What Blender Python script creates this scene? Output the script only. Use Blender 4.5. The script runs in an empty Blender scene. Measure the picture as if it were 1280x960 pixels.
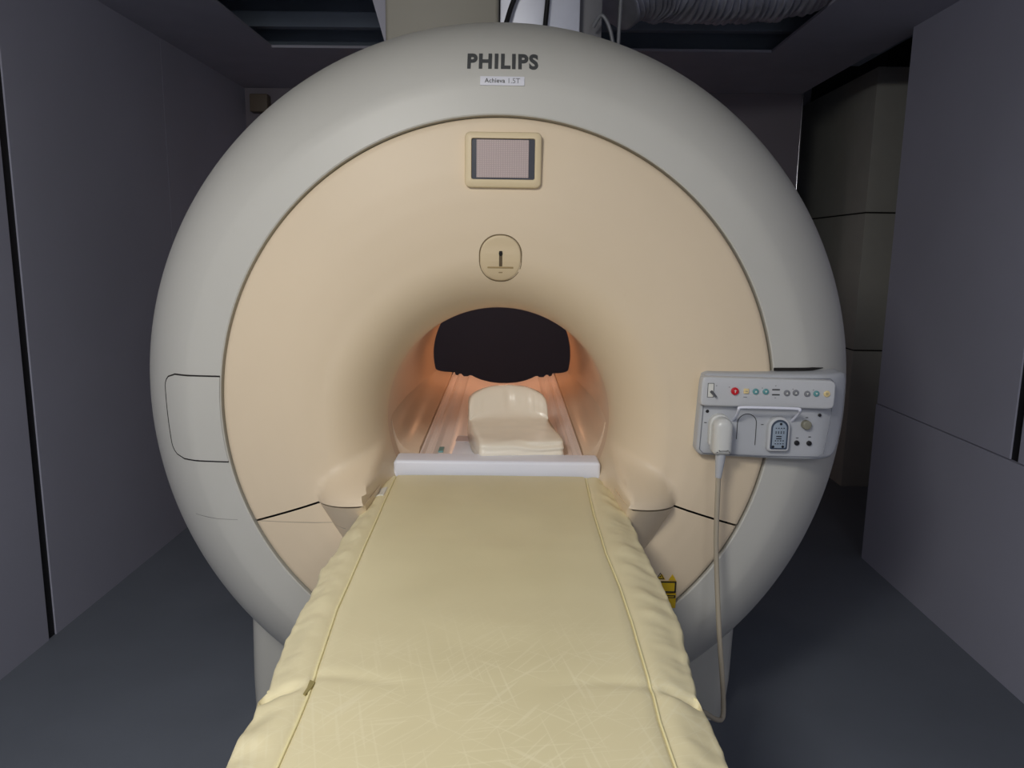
import bpy, bmesh, math, random
from math import sin, cos, pi, sqrt, atan2
from mathutils import Vector, Matrix, noise
random.seed(4)
SC = bpy.context.scene
COL = SC.collection

# ------------------------------------------------------------------ helpers
GX, GY, GR = -0.06, 1.80, 0.02          # the scanner stands slightly turned in the room
OFF = {}                                 # thing name -> origin in the coordinates its meshes are written in


def s2l(c):
    return tuple(((v / 255) / 12.92 if v / 255 <= 0.04045 else ((v / 255 + 0.055) / 1.055) ** 2.4) for v in c) + (1.0,)


def mat(name, rgb, rough=0.5, metal=0.0, var=0.0, vscale=6.0, bump=0.0, bscale=60.0, spec=0.5, coat=0.0, emit=None, estr=0.0):
    m = bpy.data.materials.new(name)
    m.use_nodes = True
    nt = m.node_tree
    b = nt.nodes['Principled BSDF']
    col = s2l(rgb)
    b.inputs['Base Color'].default_value = col
    b.inputs['Roughness'].default_value = rough
    b.inputs['Metallic'].default_value = metal
    b.inputs['Specular IOR Level'].default_value = spec
    if coat:
        b.inputs['Coat Weight'].default_value = coat
        b.inputs['Coat Roughness'].default_value = 0.15
    tc = nt.nodes.new('ShaderNodeTexCoord')
    n = nt.nodes.new('ShaderNodeTexNoise')
    n.inputs['Scale'].default_value = vscale
    n.inputs['Detail'].default_value = 5
    nt.links.new(tc.outputs['Object'], n.inputs['Vector'])
    r = nt.nodes.new('ShaderNodeValToRGB')
    v = max(var, 0.012)
    r.color_ramp.elements[0].position = 0.3
    r.color_ramp.elements[1].position = 0.7
    r.color_ramp.elements[0].color = tuple(c * (1 - v) for c in col[:3]) + (1,)
    r.color_ramp.elements[1].color = tuple(min(1, c * (1 + v)) for c in col[:3]) + (1,)
    nt.links.new(n.outputs['Fac'], r.inputs['Fac'])
    nt.links.new(r.outputs['Color'], b.inputs['Base Color'])
    if bump:
        n2 = nt.nodes.new('ShaderNodeTexNoise')
        n2.inputs['Scale'].default_value = bscale
        n2.inputs['Detail'].default_value = 4
        nt.links.new(tc.outputs['Object'], n2.inputs['Vector'])
        bp = nt.nodes.new('ShaderNodeBump')
        bp.inputs['Strength'].default_value = bump
        bp.inputs['Distance'].default_value = 0.004
        nt.links.new(n2.outputs['Fac'], bp.inputs['Height'])
        nt.links.new(bp.outputs['Normal'], b.inputs['Normal'])
    if emit:
        b.inputs['Emission Color'].default_value = s2l(emit)
        b.inputs['Emission Strength'].default_value = estr
    return m


def add_scratch_line(m, z0, x0, x1, half=0.0009, dark=0.55):
    """a thin horizontal scuff line across a moulded cover"""
    nt = m.node_tree
    b = nt.nodes['Principled BSDF']
    src = b.inputs['Base Color'].links[0].from_socket
    tc = nt.nodes.new('ShaderNodeTexCoord')
    sp = nt.nodes.new('ShaderNodeSeparateXYZ')
    nt.links.new(tc.outputs['Object'], sp.inputs[0])

    def math_(op, a, bb=None, c=None):
        k = nt.nodes.new('ShaderNodeMath'); k.operation = op
        for i, q in enumerate((a, bb, c)):
            if q is None: continue
            if isinstance(q, (int, float)): k.inputs[i].default_value = q
            else: nt.links.new(q, k.inputs[i])
        return k.outputs[0]
    zz = math_('ABSOLUTE', math_('SUBTRACT', sp.outputs['Z'], z0))
    a = math_('LESS_THAN', zz, half)
    f = math_('MULTIPLY', a, math_('MULTIPLY', math_('GREATER_THAN', sp.outputs['X'], x0), math_('LESS_THAN', sp.outputs['X'], x1)))
    nz = nt.nodes.new('ShaderNodeTexNoise'); nz.inputs['Scale'].default_value = 9
    nt.links.new(tc.outputs['Object'], nz.inputs['Vector'])
    f2 = math_('MULTIPLY', f, nz.outputs['Fac'])
    mx = nt.nodes.new('ShaderNodeMix'); mx.data_type = 'RGBA'
    nt.links.new(f2, mx.inputs['Factor'])
    nt.links.new(src, mx.inputs['A'])
    mx.inputs['B'].default_value = (0.05, 0.045, 0.04, 1)
    nt.links.new(mx.outputs['Result'], b.inputs['Base Color'])


def tag(o, label=None, cat=None, group=None, kind=None):
    if label: o['label'] = label
    if cat: o['category'] = cat
    if group: o['group'] = group
    if kind: o['kind'] = kind
    return o


def wpos(x, y, z):
    return Vector((GX + x * cos(GR) - y * sin(GR), GY + x * sin(GR) + y * cos(GR), z))


def thing(name, origin, label, cat, group=None, local=True):
    o = bpy.data.objects.new(name, None)
    o.empty_display_size = 0.05
    COL.objects.link(o)
    if local:
        o.location = wpos(*origin); o.rotation_euler = (0, 0, GR)
    else:
        o.location = origin
    OFF[o.name] = Vector(origin)
    tag(o, label, cat, group)
    return o


def obj(name, bm, m, parent=None, origin=None, local=True, smooth=40, fix=True, label=None):
    """link a bmesh as ONE object; coordinates are scanner-local (or world if local=False)"""
    if fix:
        bmesh.ops.recalc_face_normals(bm, faces=bm.faces)
    off = OFF[parent.name] if parent else Vector(origin if origin else (0, 0, 0))
    bmesh.ops.translate(bm, verts=bm.verts, vec=-off)
    me = bpy.data.meshes.new(name)
    bm.to_mesh(me); bm.free()
    for p in me.polygons: p.use_smooth = smooth > 0
    if smooth > 0:
        me.set_sharp_from_angle(angle=math.radians(smooth))
    if isinstance(m, (list, tuple)):
        for q in m: me.materials.append(q)
    else:
        me.materials.append(m)
    o = bpy.data.objects.new(name, me)
    COL.objects.link(o)
    if parent:
        o.parent = parent
    elif local:
        o.location = wpos(*off); o.rotation_euler = (0, 0, GR)
    else:
        o.location = off
    OFF[o.name] = off
    if label: o['label'] = label
    return o


def B(): return bmesh.new()


def box(bm, x0, x1, y0, y1, z0, z1, bev=0.0, seg=2):
    r = bmesh.ops.create_cube(bm, size=1)
    vs = r['verts']
    for v in vs:
        v.co = Vector(((x0 + x1) / 2 + v.co.x * (x1 - x0), (y0 + y1) / 2 + v.co.y * (y1 - y0), (z0 + z1) / 2 + v.co.z * (z1 - z0)))
    if bev:
        es = list({e for v in vs for e in v.link_edges})
        bmesh.ops.bevel(bm, geom=es, offset=bev, segments=seg, affect='EDGES', profile=0.5)
    return vs


def tube(bm, pts, r, n=12, cap=True):
    """swept tube through points; r a number or a list"""
    pts = [Vector(p) for p in pts]
    rr = r if isinstance(r, (list, tuple)) else [r] * len(pts)
    rings = []
    up = None
    for i, p in enumerate(pts):
        t = (pts[min(i + 1, len(pts) - 1)] - pts[max(i - 1, 0)]).normalized()
        if up is None:
            up = t.orthogonal().normalized()
        up = (up - t * up.dot(t)).normalized()
        s = t.cross(up)
        rings.append([bm.verts.new(p + (up * cos(2 * pi * k / n) + s * sin(2 * pi * k / n)) * rr[i]) for k in range(n)])
    for a, b in zip(rings, rings[1:]):
        for k in range(n):
            bm.faces.new((a[k], a[(k + 1) % n], b[(k + 1) % n], b[k]))
    if cap:
        bm.faces.new(rings[0][::-1]); bm.faces.new(rings[-1])


def smooth_path(pts, k=8):
    P = [Vector(p) for p in pts]
    out = []
    for i in range(len(P) - 1):
        p0, p1, p2, p3 = P[max(i - 1, 0)], P[i], P[i + 1], P[min(i + 2, len(P) - 1)]
        for j in range(k):
            t = j / k
            out.append(0.5 * ((2 * p1) + (p2 - p0) * t + (2 * p0 - 5 * p1 + 4 * p2 - p3) * t * t + (3 * p1 - p0 - 3 * p2 + p3) * t ** 3))
    out.append(P[-1])
    return out


def loft(bm, rings, closed=True, cap0=False, cap1=False):
    V = [[bm.verts.new(p) for p in r] for r in rings]
    n = len(V[0])
    for a, b in zip(V, V[1:]):
        for k in range(n if closed else n - 1):
            q = (k + 1) % n
            bm.faces.new((a[k], a[q], b[q], b[k]))
    if cap0: bm.faces.new(V[0][::-1])
    if cap1: bm.faces.new(V[-1])
    return V


def rrect(x0, x1, z0, z1, r, n=6):
    """rounded rectangle outline in x,z, counter-clockwise"""
    out = []
    for cx, cz, a0 in ((x1 - r, z1 - r, 0), (x0 + r, z1 - r, 90), (x0 + r, z0 + r, 180), (x1 - r, z0 + r, 270)):
        for k in range(n + 1):
            a = math.radians(a0 + 90 * k / n)
            out.append((cx + r * cos(a), cz + r * sin(a)))
    return out


def arch(x0, x1, z0, z1, n=14, rb=0.004):
    """outline with a round top and nearly square foot"""
    r = (x1 - x0) / 2; cx = (x0 + x1) / 2
    out = [(cx + r * cos(pi * k / n), z1 - r + r * sin(pi * k / n)) for k in range(n + 1)]
    for cxx, a0 in ((x0 + rb, 180), (x1 - rb, 270)):
        for k in range(5):
            a = math.radians(a0 + 90 * k / 4)
            out.append((cxx + rb * cos(a), z0 + rb + rb * sin(a)))
    return out


def inset(poly, d):
    cx = sum(p[0] for p in poly) / len(poly); cz = sum(p[1] for p in poly) / len(poly)
    n = len(poly); out = []
    for i in range(n):
        a, b = Vector(poly[i - 1]), Vector(poly[(i + 1) % n])
        t = (b - a)
        if t.length < 1e-9: out.append(poly[i]); continue
        t.normalize()
        out.append((poly[i][0] - t.y * d, poly[i][1] + t.x * d))
    return out


def plate(bm, poly, y_front, y_back, bev=0.003):
    """solid with outline poly (x,z), its front (towards -y) edge rounded"""
    rings = [[(x, y_back, z) for x, z in poly], [(x, y_front + bev, z) for x, z in poly]]
    for k in (1, 2, 3):
        a = k / 3 * pi / 2
        q = inset(poly, bev * (1 - cos(a)))
        rings.append([(x, y_front + bev * (1 - sin(a)), z) for x, z in q])
    loft(bm, rings, True, True, True)


def ringplate(bm, outer, inner, y_front, y_back):
    """flat frame between two outlines of equal count"""
    n = len(outer)
    A = [bm.verts.new((x, y_back, z)) for x, z in outer]; Bv = [bm.verts.new((x, y_front, z)) for x, z in outer]
    Cv = [bm.verts.new((x, y_front, z)) for x, z in inner]; D = [bm.verts.new((x, y_back, z)) for x, z in inner]
    for P, Q in ((A, Bv), (Bv, Cv), (Cv, D), (D, A)):
        for k in range(n):
            q = (k + 1) % n
            bm.faces.new((P[k], P[q], Q[q], Q[k]))


def lerp(a, b, t): return a + (b - a) * t


def interp(tab, x):
    if x <= tab[0][0]: return tab[0][1]
    for (a, va), (b, vb) in zip(tab, tab[1:]):
        if x <= b: return lerp(va, vb, (x - a) / (b - a))
    return tab[-1][1]


def sstep(a, b, x):
    t = max(0, min(1, (x - a) / (b - a))); return t * t * (3 - 2 * t)


def text_bm(body, width, bold=0.0, cx=0, cz=0, sub=0.012):
    """lettering as flat mesh in x,z, centred on (cx,cz), scaled to the width"""
    cu = bpy.data.curves.new('lettering', 'FONT')
    cu.body = body; cu.size = 1; cu.offset = bold; cu.space_character = 1.0 + bold * 3.5; cu.resolution_u = 4
    o = bpy.data.objects.new('lettering', cu)
    COL.objects.link(o)
    dg = bpy.context.evaluated_depsgraph_get()
    me = bpy.data.meshes.new_from_object(o.evaluated_get(dg))
    bpy.data.objects.remove(o); bpy.data.curves.remove(cu)
    bm = B(); bm.from_mesh(me); bpy.data.meshes.remove(me)
    xs = [v.co.x for v in bm.verts]; ys = [v.co.y for v in bm.verts]
    s = width / (max(xs) - min(xs)); mx = (max(xs) + min(xs)) / 2; my = (max(ys) + min(ys)) / 2
    for v in bm.verts:
        v.co = Vector((cx + (v.co.x - mx) * s, 0, cz + (v.co.y - my) * s))
    return bm


# ------------------------------------------------------------------ materials
M = {}
M['ring'] = mat('ring_plastic', (197, 196, 188), 0.42, var=0.03, vscale=2.5, spec=0.4)
M['cover'] = mat('cover_plastic', (226, 208, 179), 0.45, var=0.03, vscale=2.0, spec=0.35)
M['cream'] = mat('cream_plastic', (224, 206, 168), 0.45, spec=0.35)
M['gap'] = mat('dark_gap', (30, 27, 25), 0.9)
M['wall'] = mat('wall_panel', (174, 175, 191), 0.62, var=0.05, vscale=1.2, bump=0.05, bscale=150, spec=0.25)
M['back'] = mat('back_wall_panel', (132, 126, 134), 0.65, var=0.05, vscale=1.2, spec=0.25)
M['floor'] = mat('floor_vinyl', (112, 118, 128), 0.45, var=0.10, vscale=1.6, bump=0.05, bscale=200, spec=0.3)
M['ceil'] = mat('ceiling_board', (182, 182, 194), 0.8, var=0.04)
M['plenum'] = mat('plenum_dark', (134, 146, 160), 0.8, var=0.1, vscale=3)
M['seam'] = mat('seam_black', (16, 16, 19), 0.6)
M['pillar'] = mat('pillar_cladding', (186, 186, 178), 0.6, var=0.04)
M['chrome'] = mat('chrome', (190, 190, 195), 0.18, metal=1.0)
M['steel'] = mat('galvanised_steel', (214, 217, 228), 0.42, metal=0.2, var=0.08, vscale=7)
M['white'] = mat('white_plastic', (230, 233, 244), 0.4, spec=0.4)
M['panel'] = mat('panel_plastic', (184, 187, 191), 0.42, spec=0.4)
M['console'] = mat('console_plastic', (196, 198, 200), 0.4, spec=0.4)
M['plug'] = mat('plug_plastic', (208, 209, 205), 0.3, spec=0.5)
M['cable'] = mat('cable_rubber', (178, 168, 148), 0.55)
M['black'] = mat('black_plastic', (24, 24, 26), 0.4)
M['ink'] = mat('grey_ink', (74, 76, 76), 0.5)
M['bezel'] = mat('screen_bezel', (42, 46, 58), 0.3)
M['badge'] = mat('silver_badge', (222, 223, 230), 0.4)
M['yellow'] = mat('warning_yellow', (214, 178, 20), 0.5)
M['pale'] = mat('pale_sticker', (222, 222, 214), 0.5)
M['red'] = mat('red_button', (200, 30, 40), 0.3)
M['amber'] = mat('amber_button', (226, 205, 150), 0.35)
M['teal'] = mat('teal_button', (96, 152, 154), 0.35)
M['greyb'] = mat('grey_button', (128, 130, 134), 0.35)
M['pin'] = mat('pin_field', (150, 164, 178), 0.4)
M['navy'] = mat('navy_gasket', (58, 70, 88), 0.5)
M['knob'] = mat('olive_knob', (134, 132, 116), 0.4)
M['tray'] = mat('tray_plastic', (240, 230, 224), 0.32, var=0.03, spec=0.45)
M['bore'] = mat('bore_liner', (214, 190, 164), 0.35, spec=0.4)
M['base'] = mat('table_base', (150, 138, 130), 0.5)
M['duct'] = mat('duct_foil', (196, 198, 208), 0.30, metal=0.75, var=0.1, vscale=20)
M['cushion'] = mat('cushion_vinyl', (238, 230, 212), 0.24, var=0.02, spec=0.5, bump=0.02, bscale=30)
M['piping'] = mat('piping_vinyl', (236, 226, 176), 0.4)
add_scratch_line(M['cover'], 0.757, -0.70, -0.36)
add_scratch_line(M['ring'], 0.757, -0.76, -0.64, dark=0.3)

# mesh fabric behind the display window
m = mat('display_mesh', (178, 161, 158), 0.6)
nt = m.node_tree; b = nt.nodes['Principled BSDF']; src = b.inputs['Base Color'].links[0].from_socket
tc = nt.nodes.new('ShaderNodeTexCoord')
w1 = nt.nodes.new('ShaderNodeTexWave'); w1.bands_direction = 'Z'; w1.inputs['Scale'].default_value = 75; w1.inputs['Distortion'].default_value = 1.2
nt.links.new(tc.outputs['Object'], w1.inputs['Vector'])
w2 = nt.nodes.new('ShaderNodeTexWave'); w2.bands_direction = 'X'; w2.inputs['Scale'].default_value = 60; w2.inputs['Distortion'].default_value = 1.0
nt.links.new(tc.outputs['Object'], w2.inputs['Vector'])
mu = nt.nodes.new('ShaderNodeMath'); mu.operation = 'MULTIPLY'
nt.links.new(w1.outputs['Fac'], mu.inputs[0]); nt.links.new(w2.outputs['Fac'], mu.inputs[1])
mx = nt.nodes.new('ShaderNodeMix'); mx.data_type = 'RGBA'; mx.blend_type = 'MIX'
nt.links.new(mu.outputs[0], mx.inputs['Factor']); nt.links.new(src, mx.inputs['A'])
mx.inputs['B'].default_value = s2l((206, 190, 186))
nt.links.new(mx.outputs['Result'], b.inputs['Base Color'])
M['mesh'] = m

# mattress vinyl: yellow cream with a dull worn zone and pale scratches
m = mat('mattress_vinyl', (226, 216, 177), 0.42, var=0.05, vscale=3.5, spec=0.35, bump=0.05, bscale=22)
nt = m.node_tree; b = nt.nodes['Principled BSDF']; src = b.inputs['Base Color'].links[0].from_socket
tc = nt.nodes.new('ShaderNodeTexCoord')
sep = nt.nodes.new('ShaderNodeSeparateXYZ'); nt.links.new(tc.outputs['Object'], sep.inputs[0])


def mnode(op, a, bb=None):
    k = nt.nodes.new('ShaderNodeMath'); k.operation = op
    for i, q in enumerate((a, bb)):
        if q is None: continue
        if isinstance(q, (int, float)): k.inputs[i].default_value = q
        else: nt.links.new(q, k.inputs[i])
    return k.outputs[0]


cur = src
# grime where bodies lie: greyer, browner centre with a noisy border
gn = nt.nodes.new('ShaderNodeTexNoise'); gn.inputs['Scale'].default_value = 5.0; gn.inputs['Detail'].default_value = 6
nt.links.new(tc.outputs['Object'], gn.inputs['Vector'])
ax = mnode('ABSOLUTE', sep.outputs['X'])
edge = mnode('SUBTRACT', 0.27, ax)
mr = nt.nodes.new('ShaderNodeMapRange'); mr.inputs['From Min'].default_value = 0.0; mr.inputs['From Max'].default_value = 0.16
nt.links.new(edge, mr.inputs['Value'])
fac = mnode('MULTIPLY', mr.outputs[0], mnode('MULTIPLY', gn.outputs['Fac'], 0.85))
mx = nt.nodes.new('ShaderNodeMix'); mx.data_type = 'RGBA'
nt.links.new(fac, mx.inputs['Factor']); nt.links.new(cur, mx.inputs['A']); mx.inputs['B'].default_value = s2l((208, 199, 158))
cur = mx.outputs['Result']
for ang, sc, off in ((0.55, 7, 0.0), (-0.75, 8, 3.1), (1.3, 6, 7.7), (-0.15, 9, 5.0), (2.2, 7, 9.2)):
    mp = nt.nodes.new('ShaderNodeMapping')
    mp.inputs['Scale'].default_value = (1.0, 26.0, 0.0); mp.inputs['Location'].default_value = (off, off * 2, 0)
    mr_ = nt.nodes.new('ShaderNodeMapping'); mr_.inputs['Rotation'].default_value = (0, 0, ang)
    nt.links.new(tc.outputs['Object'], mr_.inputs['Vector']); nt.links.new(mr_.outputs[0], mp.inputs['Vector'])
    sn = nt.nodes.new('ShaderNodeTexNoise'); sn.inputs['Scale'].default_value = sc; sn.inputs['Detail'].default_value = 0.0
    nt.links.new(mp.outputs[0], sn.inputs['Vector'])
    rp = nt.nodes.new('ShaderNodeValToRGB')
    rp.color_ramp.elements[0].position = 0.68; rp.color_ramp.elements[0].color = (0, 0, 0, 1)
    rp.color_ramp.elements[1].position = 0.74; rp.color_ramp.elements[1].color = (1, 1, 1, 1)
    nt.links.new(sn.outputs['Fac'], rp.inputs['Fac'])
    big = nt.nodes.new('ShaderNodeTexNoise'); big.inputs['Scale'].default_value = 4.0
    nt.links.new(tc.outputs['Object'], big.inputs['Vector'])
    near = nt.nodes.new('ShaderNodeMapRange'); near.inputs['From Min'].default_value = 0.10; near.inputs['From Max'].default_value = -0.18
    nt.links.new(sep.outputs['Y'], near.inputs['Value'])
    f = mnode('MULTIPLY', mnode('MULTIPLY', rp.outputs['Color'], near.outputs[0]), mnode('MULTIPLY', big.outputs['Fac'], 0.8))
    mx = nt.nodes.new('ShaderNodeMix'); mx.data_type = 'RGBA'
    nt.links.new(f, mx.inputs['Factor']); nt.links.new(cur, mx.inputs['A']); mx.inputs['B'].default_value = s2l((232, 224, 190))
    cur = mx.outputs['Result']
nt.links.new(cur, b.inputs['Base Color'])
M['mattress'] = m

# ------------------------------------------------------------------ the room (world coordinates)
WL, WR, CZ = -1.714, 1.650, 2.390


def struct(name, bm, m, smooth=0):
    o = obj(name, bm, m, None, (0, 0, 0), local=False, smooth=smooth)
    o['kind'] = 'structure'
    return o


bm = B(); box(bm, WL - 0.12, 3.0, -2.0, 6.2, -0.1, 0.0); struct('floor', bm, M['floor'])
# left wall: three panels with a dark joint between the first two
bm = B()
box(bm, WL - 0.12, WL, -2.0, 2.552, 0, CZ)
box(bm, WL - 0.12, WL, 2.597, 3.742, 0, CZ)
box(bm, WL - 0.12, WL, 3.746, 4.96, 0, CZ)
box(bm, WL - 0.12, WL - 0.012, 2.5, 3.8, 0, CZ)
struct('wall_left', bm, M['wall'])
bm = B(); box(bm, WL - 0.012, WL - 0.006, 2.552, 2.597, 0, CZ); struct('trim_1', bm, M['seam'])
# right wall: upper and lower boards
bm = B()
box(bm, WR, WR + 0.05, -2.0, 2.456, 0.757, CZ)
box(bm, WR, WR + 0.05, 2.50, 3.47, 0.757, CZ)
box(bm, WR - 0.004, WR + 0.05, -2.0, 3.47, 0.0, 0.753)
box(bm, WR + 0.012, WR + 0.05, -2.0, 3.46, 0, CZ)
struct('wall_right', bm, M['wall'])
bm = B(); box(bm, WR + 0.006, WR + 0.012, 2.456, 2.50, 0.757, CZ); struct('trim_2', bm, M['seam'])
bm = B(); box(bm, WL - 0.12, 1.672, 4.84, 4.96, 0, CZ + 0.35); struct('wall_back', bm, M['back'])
bm = B(); box(bm, WL - 0.12, 3.0, -2.12, -2.0, 0, CZ + 0.35); struct('wall_front', bm, M['wall'])
bm = B(); box(bm, 2.75, 2.87, 3.3, 6.2, 0, CZ + 0.35); box(bm, 1.7, 2.87, 3.3, 3.42, 0, CZ + 0.35); struct('wall_alcove', bm, M['wall'])
bm = B(); box(bm, 1.672, 2.87, 5.95, 6.07, 0, CZ + 0.35); box(bm, 1.60, 1.672, 4.96, 6.07, 0, CZ + 0.35); struct('wall_alcove_back', bm, M['wall'])
# bright edge strip on the back corner
bm = B(); tube(bm, [(1.676, 4.835, 0.02), (1.676, 4.835, 2.385)], 0.006, 10); struct('trim_3', bm, M['chrome'], 40)
# ceiling with the open service bay
OX0, OX1, OY0, OY1 = -1.24, 1.185, 1.7, 3.90
bm = B()
box(bm, WL - 0.12, WR + 0.05, -2.0, OY0, CZ, CZ + 0.012)
box(bm, WL - 0.12, OX0, OY0, OY1, CZ, CZ + 0.012)
box(bm, OX1, WR + 0.05, OY0, OY1, CZ, CZ + 0.012)
box(bm, WL - 0.12, WR + 0.02, OY1, 4.96, CZ, CZ + 0.012)
struct('ceiling', bm, M['ceil'])
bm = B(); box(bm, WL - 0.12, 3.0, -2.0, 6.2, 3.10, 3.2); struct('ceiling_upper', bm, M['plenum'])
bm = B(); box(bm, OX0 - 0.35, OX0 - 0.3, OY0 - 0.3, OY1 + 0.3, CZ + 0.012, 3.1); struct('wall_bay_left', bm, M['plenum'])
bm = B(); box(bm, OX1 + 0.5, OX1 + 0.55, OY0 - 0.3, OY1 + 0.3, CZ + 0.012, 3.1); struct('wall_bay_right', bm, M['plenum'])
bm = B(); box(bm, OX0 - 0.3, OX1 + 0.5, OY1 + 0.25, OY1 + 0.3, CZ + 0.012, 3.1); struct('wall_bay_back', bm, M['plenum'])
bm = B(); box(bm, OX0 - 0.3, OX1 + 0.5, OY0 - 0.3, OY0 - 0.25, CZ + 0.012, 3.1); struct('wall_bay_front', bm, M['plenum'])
# two rails that cross the open bay
for i, (y, z) in enumerate(((3.62, 2.55), (3.84, 2.47))):
    bm = B(); box(bm, OX0 - 0.28, OX1 + 0.45, y, y + 0.05, z, z + 0.07, 0.004)
    tag(obj('ceiling_rail', bm, M['plenum'], None, (0, y, z), local=False, smooth=0),
        ('dark metal rail crossing the open ceiling bay, the upper nearer one', 'dark metal rail along the far edge of the open ceiling bay')[i], 'rail', 'rails in the open ceiling bay')

# clad pillar in the alcove
t = thing('pillar', (2.45, 5.2, 0), 'tall grey clad pillar with two joints beyond the right wall', 'pillar', local=False)
PX, PY0, PZ = 2.02, 4.62, 2.50
for z0, z1 in ((0.0, 0.857), (0.865, 1.678), (1.686, PZ)):
    bm = B(); box(bm, PX, 2.74, PY0, 5.94, z0, z1, 0.004)
    obj('cladding_panel', bm, M['pillar'], t, smooth=30)
bm = B(); box(bm, PX + 0.008, 2.73, PY0 + 0.008, 5.93, 0.02, PZ - 0.02); obj('core', bm, M['gap'], t, smooth=0)
bm = B(); box(bm, PX + 0.10, 2.745, PY0 + 0.12, 5.94, PZ - 0.001, 3.09); struct('gap_shade', bm, M['seam'])  # black box that paints the shade in the gap above the pillar

# small junction box high in the far left corner
t = thing('junction_box', (-1.60, 4.83, 0.0), 'small brown box with a conduit high in the far left corner', 'junction box', local=False)
bm = B(); box(bm, -1.665, -1.555, 4.77, 4.84, 2.24, 2.345, 0.008); obj('housing', bm, mat('brown_box', (110, 98, 84), 0.6), t)
bm = B(); tube(bm, [(-1.60, 4.825, 2.24), (-1.60, 4.825, 0.0)], 0.010, 10); obj('conduit', bm, M['gap'], t)

# ------------------------------------------------------------------ the scanner (scanner-local coordinates)
scan = thing('mri_scanner', (0, 0.9, 0), 'large round grey and beige scanner with an open lit bore', 'scanner')
CX, CZD = 0.005, 1.047          # disc centre
BX, BZ = 0.004, 0.978           # bore centre
RD = 0.664


def fz(r, up):          # the housing is slightly taller than wide
    return interp([(0.30, 1.0), (0.664, 1.018), (0.963, 1.0 if up else 1.03)], r)


def ring_pt(cx, cz, r, a, w=1.0):
    sn = sin(a)
    return (cx + r * cos(a), cz + r * sn * (1 + (fz(r, sn > 0) - 1) * w))


def bez(p0, p1, p2, p3, n):
    return [tuple((1 - t) ** 3 * a + 3 * (1 - t) ** 2 * t * b_ + 3 * (1 - t) * t * t * c + t ** 3 * d for a, b_, c, d in zip(p0, p1, p2, p3)) for t in [k / n for k in range(n + 1)]]


ring_front = [(0.6690, 0.012), (0.6700, 0.003), (0.673, 0.001), (0.70, 0.003), (0.73, 0.006), (0.752, 0.009)]
ring_front += bez((0.752, 0.009), (0.852, 0.047), (0.958, 0.17), (0.963, 0.36), 26)[1:]
ring_prof = [(0.6695, 0.10)] + ring_front + [(0.963, 1.20)] + bez((0.963, 1.22), (0.963, 1.42), (0.88, 1.52), (0.74, 1.56), 12) + [(0.34, 1.57)]


def ring_y(x, z):
    dx = x - CX; dz = z - CZD
    r = sqrt(dx * dx + dz * dz)
    for _ in range(4):
        r = sqrt(dx * dx + (dz / fz(r, dz > 0)) ** 2)
    return interp(ring_front[2:], r)


NA = 240
bm = B()
rings = []
for r, y in ring_prof:
    q = [ring_pt(CX, CZD, r, 2 * pi * k / NA) for k in range(NA)]
    rings.append([(x, y, z) for x, z in q])
loft(bm, rings)
obj('housing_ring', bm, M['ring'], scan, smooth=22)

# beige face: lofted from the disc edge through the flared mouth to the bore
face_prof = [(RD - 0.0, 0.06, 1.0), (RD, 0.006, 1.0), (RD - 0.004, 0.001, 1.0), (RD - 0.012, -0.001, 1.0), (0.615, -0.006, 0.92), (0.57, -0.010, 0.8), (0.52, -0.011, 0.6), (0.48, -0.008, 0.4), (0.455, -0.004, 0.25)]
_fine = []
for p, q in zip(face_prof, face_prof[1:]):
    n_ = max(1, int((p[0] - q[0]) / 0.009))
    for k in range(n_): _fine.append(tuple(lerp(a_, b_, k / n_) for a_, b_ in zip(p, q)))
face_prof = _fine + [face_prof[-1]]
for k in range(0, 15):
    a = k / 14 * pi / 2
    face_prof.append((0.44 - 0.14 * sin(a), 0.0 + 0.215 * (1 - cos(a)), 0.2 * (1 - k / 14)))


def face_ring(r, y, w):
    cx, cz = lerp(BX, CX, w), lerp(BZ, CZD, w)
    q = [ring_pt(cx, cz, r, 2 * pi * k / NA, w) for k in range(NA)]
    return [(x, y, z) for x, z in q]


# joint line between upper and lower cover: straight runs that rise towards the couch
BANDS = [(0.0, 0.297, 0.790, 0.790), (0.297, 0.415, 0.837, 0.8165), (0.415, 0.70, 0.8165, 0.7235)]
CW = 0.436      # half width of the chin that carries the couch


def absorb(dst, b_):
    me = bpy.data.meshes.new('tmp'); b_.to_mesh(me); b_.free(); dst.from_mesh(me); bpy.data.meshes.remove(me)


def cut(b_, co, no, keep_pos):
    bmesh.ops.bisect_plane(b_, geom=b_.verts[:] + b_.edges[:] + b_.faces[:], dist=1e-6, plane_co=co, plane_no=no, clear_inner=keep_pos, clear_outer=not keep_pos)


def face_piece(upper):
    out = B()
    for sgn in (-1, 1):
        for s0, s1, z0, z1 in BANDS:
            h = B(); loft(h, [face_ring(*p) for p in face_prof])
            cut(h, (CX + sgn * s0, 0, 0), (sgn, 0, 0), True)
            cut(h, (CX + sgn * s1, 0, 0), (sgn, 0, 0), False)
            d = Vector((sgn * (s1 - s0), 0, z1 - z0)).normalized()
            nrm = Vector((-d.z, 0, d.x))
            if nrm.z < 0: nrm = -nrm
            cut(h, (CX + sgn * s0, 0, z0 + (0.0026 if upper else -0.0026)), nrm, upper)
            absorb(out, h)
    bmesh.ops.remove_doubles(out, verts=out.verts, dist=2e-5)
    return out


def zc(s):
    for s0, s1, z0, z1 in BANDS[1:]:
        if s <= s1: return lerp(z0, z1, (s - s0) / (s1 - s0))
    return z1


def chin_pr(s):
    q = min(1, max(0, (s - 0.25) / (CW - 0.25)))
    return (0.008 + 0.115 * (1 - q ** 2.4) ** 0.7) * sstep(0.290, 0.309, s)


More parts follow.
